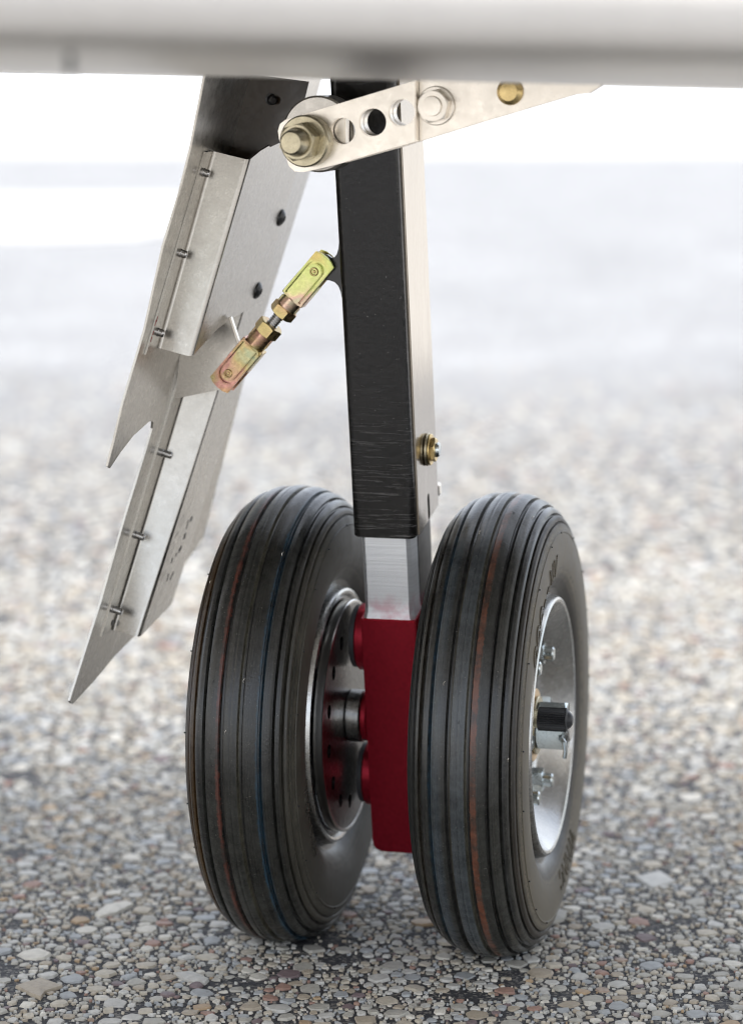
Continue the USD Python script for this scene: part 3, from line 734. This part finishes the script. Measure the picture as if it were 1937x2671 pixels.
# brake discs on the inner sides
def brake(C, w, sg):
    N = 14
    ring = m3.CrossSection([np.array([(.0655 * math.cos(q), .0655 * math.sin(q)) for q in np.linspace(0, 2 * np.pi, 128, endpoint=False)])])
    holes = []
    for k in range(N):
        q0 = math.radians(14.5 - 25.714 * k)                       # measured up from the near side
        c = (.0500 * math.sin(q0), -.0500 * math.cos(q0))           # (up, back)
        holes.append(np.array([(c[0] + 0.0040 * math.cos(q), c[1] + .0040 * math.sin(q)) for q in np.linspace(0, 2 * np.pi, 20, endpoint=False)]))
    cs = ring - m3.CrossSection(holes, m3.FillRule.NonZero) if False else m3.CrossSection([ring.to_polygons()[0]] + holes, m3.FillRule.EvenOdd)
    d = m3.Manifold.extrude(cs, .0042)
    rim = lathe([(-.0004, .0610), (.0004, .0648), (.0034, .0664), (.0046, .0664), (.0046, .0610), (.0044, .0600)], 128)
    # disc face: right-handed frame (up, back', axle)
    Xf, Yf = up, bk
    obj('brake_disc', put(tm(d), C + ax * .0292 * sg, Xf, Yf, ax * sg), M['disc'], w, smooth=25)
    obj('disc_edge', put(lathe([(.0284, .0640), (.0284, .0657), (.0289, .0663), (.0333, .0663), (.0339, .0657), (.0339, .0644), (.0330, .0640)], 160, True), C, Xa, Ya * sg, Za * sg), M['edge'], w, smooth=25)
    carrier = lathe([(.020, .0690), (.0268, .0686), (.0274, .0678), (.0274, .0655), (.0230, .0640)], 128)
    obj('disc_carrier', put(carrier, C, Xa, Ya * sg, Za * sg), M['disc'], w, smooth=25)
    hub = lathe([(.016, .024), (.0285, .022), (.0296, .020), (.0296, .009)], 48)
    obj('hub', put(hub, C, Xa, Ya * sg, Za * sg), M['dark'], w)
brake(CL, wl, 1); brake(CR, wr, -1)

# right wheel's outer fittings
for k in range(6):
    q = math.radians(60 * k)
    o = CR + ax * .0100 + .0425 * (math.sin(q) * up + math.cos(q) * bk)
    Xb, Yb, Zb = frame_z(ax, up + .3 * bk)
    rb = obj('rim_nut', put(hexprism(.0120, .0018, .0094), o, Xb, Yb, Zb), M['zinc'], wr)
    obj('rim_washer', put(cylz(.0086, .0002, .0016), o, Xb, Yb, Zb), M['alu_bar'], wr)
    obj('rim_stud', put(lathe([(.007, 0), (.008, .0040), (.0140, .0040), (.0148, .0032), (.0148, 0)], 20), o, Xb, Yb, Zb), M['zinc'], wr)
nut_o = CR + ax * .0160
Xn, Yn, Zn = frame_z(ax, up * .96 - bk * .28)
obj('bearing_washer', put(cylz(.0205, .0002, .0022, .0004, 48), nut_o, Xa, Ya, Za), M['bronze'], wr)
obj('lock_washer', put(cylz(.0165, .0024, .0042, .0004, 40), nut_o, Xa, Ya, Za), M['brass'], wr)
an = to_m(tm(hexprism(.0262, .0044, .0205)))
for k in range(3):
    q = k * math.pi / 3 + math.pi / 6
    sl = m3.Manifold.cube([.06, .0034, .006], True).rotate([0, 0, math.degrees(q)]).translate([0, 0, .0205])
    an = an - sl
obj('axle_nut', put(tm(an), nut_o, Xn, Yn, Zn), M['zinc'], wr, smooth=20)
obj('axle_end', put(lathe([(.012, 0), (.012, .0085), (.0215, .0085), (.0225, .0075), (.0225, 0)], 32), nut_o, Xa, Ya, Za), M['steel'], wr)
cp = nut_o + ax * .0192 - bk * .0135 - up * .0040
pin = [cp + bk * .006, cp, cp - bk * .003 + ax * .001, cp - bk * .0042 + ax * .0024 - up * .001, cp - bk * .0040 + ax * .003 - up * .006, cp - bk * .0030 + ax * .0024 - up * .010]
obj('cotter_pin', tube(pin, .0013, 8), M['zinc'], wr)
# valve with black knurled cap, nearer than the nut
vt = -.0365
v0 = on_plane(1447, 1877, G(0, vt, 0), bk)
vu = (v0 - A0) @ up
V0 = CR + vt * bk + vu * up
s_in = at_t(1404, 1877, vt); s_out = at_t(1494, 1877, vt)
z0, z1 = (s_in - CR) @ ax, (s_out - CR) @ ax
rc = .0066
teeth = []
for k in range(56):
    q = 2 * math.pi * k / 56; r = rc if k % 2 else rc - .0007
    teeth.append((r * math.cos(q), r * math.sin(q)))
cap_body = extrude([teeth], z0, z1 - .0036, .0002)
dome = lathe([(z1 - .0037, rc - .0004), (z1 - .0034, rc - .0001), (z1 - .0028, rc - .0008), (z1 - .0026, rc - .0016), (z1 - .0012, rc - .0026), (z1 - .0002, rc - .0042), (z1, 0)], 32)
obj('valve_cap', put(cat([cap_body, dome]), V0, Xa, Ya, Za), M['rubber_cap'], wr, smooth=25)
obj('valve_stem', put(lathe([(.006, 0), (.006, .0042), (z0 - .002, .0042), (z0 - .002, .0052), (z0 + .001, .0052), (z0 + .001, 0)], 24), V0, Xa, Ya, Za), M['brass'], wr)

# ---- drag link across the front of the strut
T_B = -.122
dl = grp('drag_link', plane)
pA, pB = at_t(780, 380, -.118), at_t(1131, 275, -.126)
dx = unit(pB - pA); dy = unit(np.cross(-bk, dx)); dz = np.cross(dx, dy)           # dz towards the viewer
def bl(px, py, t=T_B):
    p = on_plane(px, py, pA, dz) - pA; return np.array([p @ dx, p @ dy])
def bo3(px, py, h=0.0): return on_plane(px, py, pA + dz * h, dz)
holes = []
for px, py, r in ((902, 340, .0066), (981, 317, .0069), (1056, 292, .0066)):
    c = bl(px, py); holes.append(np.array([(c[0] + r * math.cos(q), c[1] + r * math.sin(q)) for q in np.linspace(0, 2 * np.pi, 32, endpoint=False)]))
tl, bl_, br_, tr = bl(750, 312), bl(772, 437), bl(1092, 367), bl(1092, 208)
left_end = [bl(752, 311), bl(738, 322), bl(733, 340), bl(736, 362), bl(752, 405), bl(762, 432), bl(776, 445), bl(800, 447)]
front_bar = extrude([np.array(left_end + [bl(887, 427), br_, tr])[:, :2], *holes], 0, .0050, .0005)
obj('link_plate', put(front_bar, pA, dx, dy, dz), M['alu_bar'], dl, smooth=25)
rear_pts = [bl(900, 424), bl(1034, 386), bl(1248, 320), bl(1498, 246), bl(1533, 243), bl(1562, 225), bl(1590, 190), bl(1560, 120), bl(1330, 138), bl(1131, 197), bl(900, 264)]
obj('link_plate', put(extrude([np.array(rear_pts), *holes], -.0065, -.0002, .0005), pA, dx, dy, dz), M['alu_bar'], dl, smooth=25)
Xd, Yd = dx, dy
def bolt_head(name, px, py, af, h, mm, wr_=None):
    o = at_t(px, py, T_B)
    if wr_: obj('washer', put(cylz(wr_, .0, .0012, .0003), o, Xd, Yd, dz), mm, dl)
    return o
# left pivot: washer stack, nut and bolt end that point at the viewer
o = bo3(806, 366, .0051)
obj('pivot_collar', put(lathe([(-.001, 0), (-.001, .0128), (.0012, .0132), (.0070, .0132), (.0082, .0124), (.0082, .0098), (.0090, .0098), (.0090, 0)], 48), o, Xd, Yd, dz), M['brass'], dl)
obj('pivot_nut', put(hexprism(.0172, .0092, .0180), o, Xd, Yd, dz), M['brass'], dl)
obj('pivot_bolt', put(lathe([(.0175, 0), (.0175, .0072), (.0186, .0074), (.0250, .0062), (.0262, .0052), (.0266, 0)], 32), o, Xd, Yd, dz), M['brass'], dl)
# hex head and the yellow screw further right (on the rear plate)
o = bo3(1137, 275, .0002)
obj('hex_bolt', put(cat([cylz(.0098, .0, .0011), hexprism(.0150, .0012, .0062)]), o, Xd, Yd, dz), M['alu_bar'], dl)
obj('hex_bolt', put(lathe([(.006, 0), (.006, .0052), (.0075, .0048), (.0078, 0)], 28), o, Xd, Yd, dz), M['alu_bar'], dl)
o = bo3(1330, 238, .0001)
obj('yellow_screw', put(lathe([(.0, .0068), (.0012, .0066), (.0034, .0046), (.0040, 0)], 28), o, Xd, Yd, dz), M['gold'], dl)
# the round boss behind the bar's left end
o = bo3(836, 348, -.012)
obj('pivot_boss', put(lathe([(-.030, 0), (-.030, .0165), (-.012, .0165), (-.010, .0196), (.0035, .0196), (.0045, .0186), (.0045, 0)], 64), o, Xd, Yd, dz), M['alu'], dl)

# ---- door: skin, two stiffeners, bracket
T0 = -.13
DT = at_t(534, 203, T0); DL = unit(at_t(281, 1222, T0) - DT)
DN = unit(np.cross(bk, DL)); DN = DN if DN[0] > 0 else -DN
def dpt(l, w, h): return DT + l * DL + w * bk + h * DN
def dpx(px, py, h=0.0):
    P = on_plane(px, py, DT + h * DN, DN) - DT
    return np.array([P @ DL - (P @ bk) * (DL @ bk), P @ bk]) if abs(DL @ bk) > 1e-6 else np.array([P @ DL, P @ bk])
door = grp('gear_door', plane)
skin_px = [(534, 203), (501, 377), (468, 510), (427, 642), (379, 860), (322, 1050), (300, 1145), (281, 1217), (287, 1222), (315, 1180), (348, 1137), (388, 1101), (395, 1098), (399, 1101), (398, 1118), (384, 1167), (325, 1357), (269, 1555), (206, 1754), (182, 1829), (185, 1836), (190, 1837), (245, 1778), (301, 1710), (348, 1663)]
sk = [dpx(*q) for q in skin_px]
sk += [np.array([sk[-1][0] - .045, .235]), np.array([-.05, .235]), np.array([-.05, sk[0][1] + .004])]
def door_plate(poly, h0, h1, bev=0.0):
    m = extrude([np.array(poly)], h0, h1, bev); return put(m, DT, DL, bk, DN if np.dot(np.cross(DL, bk), DN) > 0 else DN)
obj('skin', door_plate(sk, -.0013, 0.0, .0002), M['alu'], door, smooth=20)

def fillet(A, B, C_, r, n=5):
    """points of a rounded bend at B"""
    d1, d2 = unit(A - B), unit(C_ - B); ang = math.acos(np.clip(d1 @ d2, -1, 1)); tl_ = r / math.tan(ang / 2)
    p1, p2 = B + d1 * tl_, B + d2 * tl_; cc = B + unit(d1 + d2) * r / math.sin(ang / 2)
    out = []
    for k in range(n + 1):
        w = k / n; v = unit((p1 - cc) * (1 - w) + (p2 - cc) * w); out.append(cc + v * r)
    return out

def strip_sheet(tops, bots, th, seg=14):
    """bent sheet between two polylines of 3D points, th thick"""
    tops, bots = np.array(tops), np.array(bots); n = len(tops)
    grid = np.stack([tops + (bots - tops) * k / seg for k in range(seg + 1)], 0)      # (seg+1, n, 3)
    dn = np.gradient(grid, axis=1); dl_ = bots - tops
    nn = np.cross(dn, np.broadcast_to(dl_, grid.shape)); nn /= np.linalg.norm(nn, axis=2, keepdims=True)
    sgn = 1 if np.mean(nn @ (DN * .7 - bk * .7)) > 0 else -1
    back = grid - nn * th * sgn
    V = np.vstack([grid.reshape(-1, 3), back.reshape(-1, 3)]); o = (seg + 1) * n; F = []
    idx = lambda i, j: i * n + j
    for i in range(seg):
        for j in range(n - 1):
            a, b, c, d = idx(i, j), idx(i, j + 1), idx(i + 1, j + 1), idx(i + 1, j)
            F += [(a, b, c), (a, c, d), (o + a, o + c, o + b), (o + a, o + d, o + c)]
    bd = [idx(0, j) for j in range(n)] + [idx(i, n - 1) for i in range(1, seg + 1)] + [idx(seg, j) for j in range(n - 2, -1, -1)] + [idx(i, 0) for i in range(seg - 1, 0, -1)]
    for k in range(len(bd)):
        a, b = bd[k], bd[(k + 1) % len(bd)]; F += [(a, o + a, o + b), (a, o + b, b)]
    m = trimesh.Trimesh(V, np.array(F), process=False)
    if m.volume < 0: m.invert()
    return m

HU, HL = .0205, .0178
def P3(px, py, h): l, w = dpx(px, py, h); return dpt(l, w, h)
# upper stiffener: flange, front wall, broad outer face with curved ends
def upper_line(top):
    h0 = .0012
    if top:
        seam, crease, corner = P3(536, 396, h0), P3(557, 394, h0), P3(650, 417, HU)
        rest = [P3(679, 393, HU), P3(706, 377, HU), P3(735, 364, HU), P3(765, 354, HU), P3(800, 346, HU)]
    else:
        seam, crease, corner = P3(381, 925, h0), P3(413, 907, h0), P3(500, 931, HU)
        rest = [P3(535, 892, HU), P3(569, 856, HU), P3(608, 828, HU), P3(655, 802, HU), P3(679, 785, HU)]
    return [seam] + fillet(seam, crease, corner, .0016, 4) + fillet(crease, corner, rest[0], .0030, 6) + rest
obj('stiffener', strip_sheet(upper_line(True), upper_line(False), .0011), M['alu'], door, smooth=35, label='upper folded stiffener, a wide channel with curved ends')
# lower stiffener, runs the whole door
def ext(p, q, k): return p + (q - p) * k
def lower_line(top):
    h0 = .0009
    s0, s1 = P3(463, 1000, h0), P3(265, 1661, h0)
    c0, c1 = P3(475, 1040, h0), P3(293, 1643, h0)
    k0, k1 = P3(571, 1016, HL), P3(364, 1663, HL)
    r0, r1 = P3(812, 436, HL - .007), P3(448, 1576, HL - .007)
    if top:
        f = 1.72; g = 1.14
        seam, crease, corner, end = ext(s1, s0, f + .0), ext(c1, c0, f + .09), ext(k1, k0, f), ext(r1, r0, g)
    else:
        seam, crease, corner, end = s1, c1, k1, r1
    mid = corner + (end - corner) * .5
    return [seam] + fillet(seam, crease, corner, .0014, 4) + fillet(crease, corner, end, .0024, 6) + [mid, end]
obj('stiffener', strip_sheet(lower_line(True), lower_line(False), .0011, 24), M['alu'], door, smooth=35, label='lower narrow folded stiffener that runs the whole door')
T_RB = T0 + .082  # added dark plate, paints the dark reflection in the door skin
rbp = [(533, 300), (528, 372), (552, 396), (650, 420), (700, 385), (772, 352), (806, 212), (640, 190), (560, 215)]
ro = at_t(640, 300, T_RB)
obj('dark_reflection', put(extrude([[((at_t(*q, T_RB) - ro) @ ax, (at_t(*q, T_RB) - ro) @ up) for q in rbp]], -.0006, .0006, .0002), ro, ax, up, -bk), M['dark_reflection'], door, label='added dark plate in place of a reflection at the upper stiffener head')
# rivets
def rivet(px, py, h0, ln_, r):
    P = P3(px, py, h0); X, Y, Z = frame_z(DN, DL)
    return put(lathe([(0, 0), (0, r * 1.15), (.0004, r * 1.15), (.0006, r), (ln_ - .0008, r), (ln_ - .0002, r * .72), (ln_ - .0003, r * .4), (ln_ - .0012, r * .3), (ln_ - .0012, 0)], 20), P, X, Y, Z)
for q in ((531, 449), (472, 660), (413, 866)): obj('rivet', rivet(*q, .0012, .0036, .0021), M['steel'], door)
for q in ((424, 1181), (353, 1395), (294, 1589)): obj('rivet', rivet(*q, .0009, .0060, .0020), M['steel'], door)
P = at_t(706, 258, T_RB - .0008); X, Y, Z = frame_z(-bk + .6 * DN, DL)
obj('rivet', put(lathe([(0, 0), (0, .0032), (.0006, .0032), (.0010, .0024), (.0050, .0024), (.0056, .0016), (.0056, 0)], 18), P, X, Y, Z), M['dark'], door, label='dark rivet on the dark plate')
for q in ((731, 567), (670, 757)):
    X, Y, Z = frame_z(DN, DL); P = P3(*q, HU)
    obj('rivet', put(lathe([(.0, .0050), (.0008, .0048), (.0022, .0030), (.0026, .0018), (.0016, .0014), (.0016, 0)], 24), P, X, Y, Z), M['dark'], door, label='domed rivet with a hollow middle')
obj('rivet_hole', put(cylz(.0018, .0001, .0004, .0001, 12), P3(293, 1625, .0009), *frame_z(DN, DL)), M['dark'], door)
# marker strokes on the lower stiffener and the red mark along the flange edge
def ink(px, py, w, l, rot, mname, h):
    P = P3(px, py, h); X, Y, Z = frame_z(DN, DL * math.cos(rot) + bk * math.sin(rot))
    return put(cbox(-l / 2, l / 2, -w / 2, w / 2, .00005, .00022, .00005), P, X, Y, Z)
marks = [(498, 1354, .0030, .0030, .4), (488, 1368, .0016, .0060, .1), (481, 1398, .0034, .0036, .2), (469, 1432, .0044, .0030, .6), (459, 1446, .0020, .0020, .5), (448, 1462, .0016, .003, .1), (437, 1506, .0016, .0050, .15), (447, 1502, .0016, .0058, -.75)]
for i, (px, py, w, l, r) in enumerate(marks):
    obj('ink_mark', ink(px, py, w, l, r, 'ink', HL + .00005), M['ink'], door)
for px, py, l in ((409, 832, .0030), (405, 842, .0034), (399, 868, .0022), (394, 884, .003)):
    obj('red_ink_mark', ink(px, py, .0010, l, 0, 'ink_red', .0011), M['ink_red'], door)
# bracket plate that carries the turnbuckle
T_BR = -.047
bp = [(470, 925), (540, 850), (604, 824), (612, 850), (627, 897), (627, 935), (600, 1008), (585, 1014), (458, 1039)]
bo_ = at_t(540, 930, T_BR)
bpl = [((at_t(*q, T_BR) - bo_) @ ax, (at_t(*q, T_BR) - bo_) @ up) for q in bp]
obj('bracket_plate', put(extrude([bpl], -.0009, .0009, .0003), bo_, ax, up, -bk), M['alu'], door, smooth=20)
e0, e1_ = at_t(603, 826, T_BR - .001), at_t(627, 900, T_BR - .001)
X, Y, Z = frame_z(e1_ - e0, -bk)
obj('bracket_lip', put(cbox(-.0005, .0030, -.0006, .0006, 0, np.linalg.norm(e1_ - e0), .0002), e0, X, Y, Z), M['alu_bar'], door)

# ---- turnbuckle between door bracket and strut lug
tb = grp('turnbuckle', plane, 'gold chromate turnbuckle with two clevises')
pL, pU = at_t(604.5, 969.8, T_BR - .001), at_t(827.7, 705.3, T_LUG)
ez = unit(pU - pL); LT = np.linalg.norm(pU - pL); PXM = LT / 346.0
nx = unit(-bk - ((-bk) @ ez) * ez); ex = np.cross(nx, ez); ex = unit(ex)       # ex across, nx to the viewer
def T(m, o=None): return put(m, pL if o is None else o, ex, nx if np.dot(np.cross(ez, ex), nx) > 0 else nx, ez)
def tput(m, o, flip=False):
    z = -ez if flip else ez
    x = np.cross(nx, z)
    return put(m, o, x, nx, z)
def clevis(o, flip, mm, name_label):
    """in its own frame: z runs from the pin to the rod, y to the viewer"""
    w, th = .0132, .0118
    a, b = -45 * PXM, 94 * PXM
    c = grp('clevis', tb) if False else None
    body = []
    outline = [(-w / 2, a + .0010), (-w / 2 * .55, a - .0003), (0, a - .0006), (w / 2 * .55, a - .0003), (w / 2, a + .0010), (w / 2, b - .002), (w / 2 - .0016, b), (-w / 2 + .0016, b), (-w / 2, b - .002)]
    gr = []
    for k in range(17):
        q = math.pi + math.pi * k / 16; gr.append((.0054 * math.cos(q), .0058 * math.sin(q)))
    gr += [(.0054, b - .0012), (-.0054, b - .0012)]
    for y0, y1, cut in ((th / 2 - .0020, th / 2, True), (th / 2 - .0032, th / 2 - .0021, False), (-th / 2, -th / 2 + .0020, False)):
        body.append(put(extrude([outline, gr] if cut else [outline], y0, y1, .0004), np.zeros(3), np.array([1.0, 0, 0]), np.array([0, 0, 1.0]), np.array([0, 1.0, 0])))
    # folded side walls, stepped back from the end
    for sg in (-1, 1):
        x0, x1 = sorted((sg * (w / 2 - .0016), sg * (w / 2 + .0004)))
        body.append(cbox(x0, x1, -th / 2 + .0018, th / 2 - .0018, b * .30, b * 1.02, .0003))
    # raised pad with rounded end
    pad = []
    pw = .0084
    for k in range(13):
        q = math.pi + math.pi * k / 12; pad.append((pw / 2 * math.cos(q), pw / 2 * math.sin(q) * 1.05 + .0000))
    pad += [(pw / 2, b - .0006), (-pw / 2, b - .0006)]
    body.append(put(extrude([pad], th / 2 - .0026, th / 2 + .0004, .0004), np.zeros(3), np.array([1.0, 0, 0]), np.array([0, 0, 1.0]), np.array([0, 1.0, 0])))
    p = obj('clevis', tput(cat(body), o, flip), mm, tb, smooth=25)
    col = cylz(.0059, b - .0006, b + 42 * PXM, .0007, 40)
    col = cat([col, cbox(-.0062, -.0046, -.0016, .0016, b + .002, b + 40 * PXM, .0003), cbox(.0046, .0062, -.0016, .0016, b + .002, b + 40 * PXM, .0003)])
    obj('collar', tput(col, o, flip), mm, tb, smooth=30)
    pn = lathe([(-th / 2 - .0012, 0), (-th / 2 - .0012, .0024), (th / 2 + .0009, .0024), (th / 2 + .0013, .0021), (th / 2 + .0013, .0017), (th / 2 + .0003, .0014), (th / 2 + .0003, .0010), (th / 2 + .0012, .0008), (th / 2 + .0014, 0)], 28)
    obj('clevis_pin', put(pn, o, ez, np.cross(nx, ez), nx), M['chromate_brown'], tb)
clevis(pL, False, M['chromate_pink'], 'lower')
clevis(pU, True, M['chromate_green'], 'upper')
oL, oU = pL, pU
obj('lock_nut', tput(hexprism(.0128, 134 * PXM, 164 * PXM), pL), M['chromate_brown'], tb)
obj('lock_nut', tput(hexprism(.0128, 122 * PXM, 148 * PXM), pU, True), M['chromate_brown'], tb)
thr = []
z, zt = 90 * PXM, 256 * PXM; pitch = .0013; k = 0
zz = z
while zz < zt:
    thr += [(zz, .0026), (zz + pitch * .45, .0033), (zz + pitch * .6, .0033)]; zz += pitch
rod = lathe([(z - .0001, 0)] + thr + [(zz, 0)], 28)
obj('threaded_rod', tput(rod, pL), M['steel'], tb, smooth=40)
tag(sky.GetPrim(), 'bright overcast sky', kind='structure')
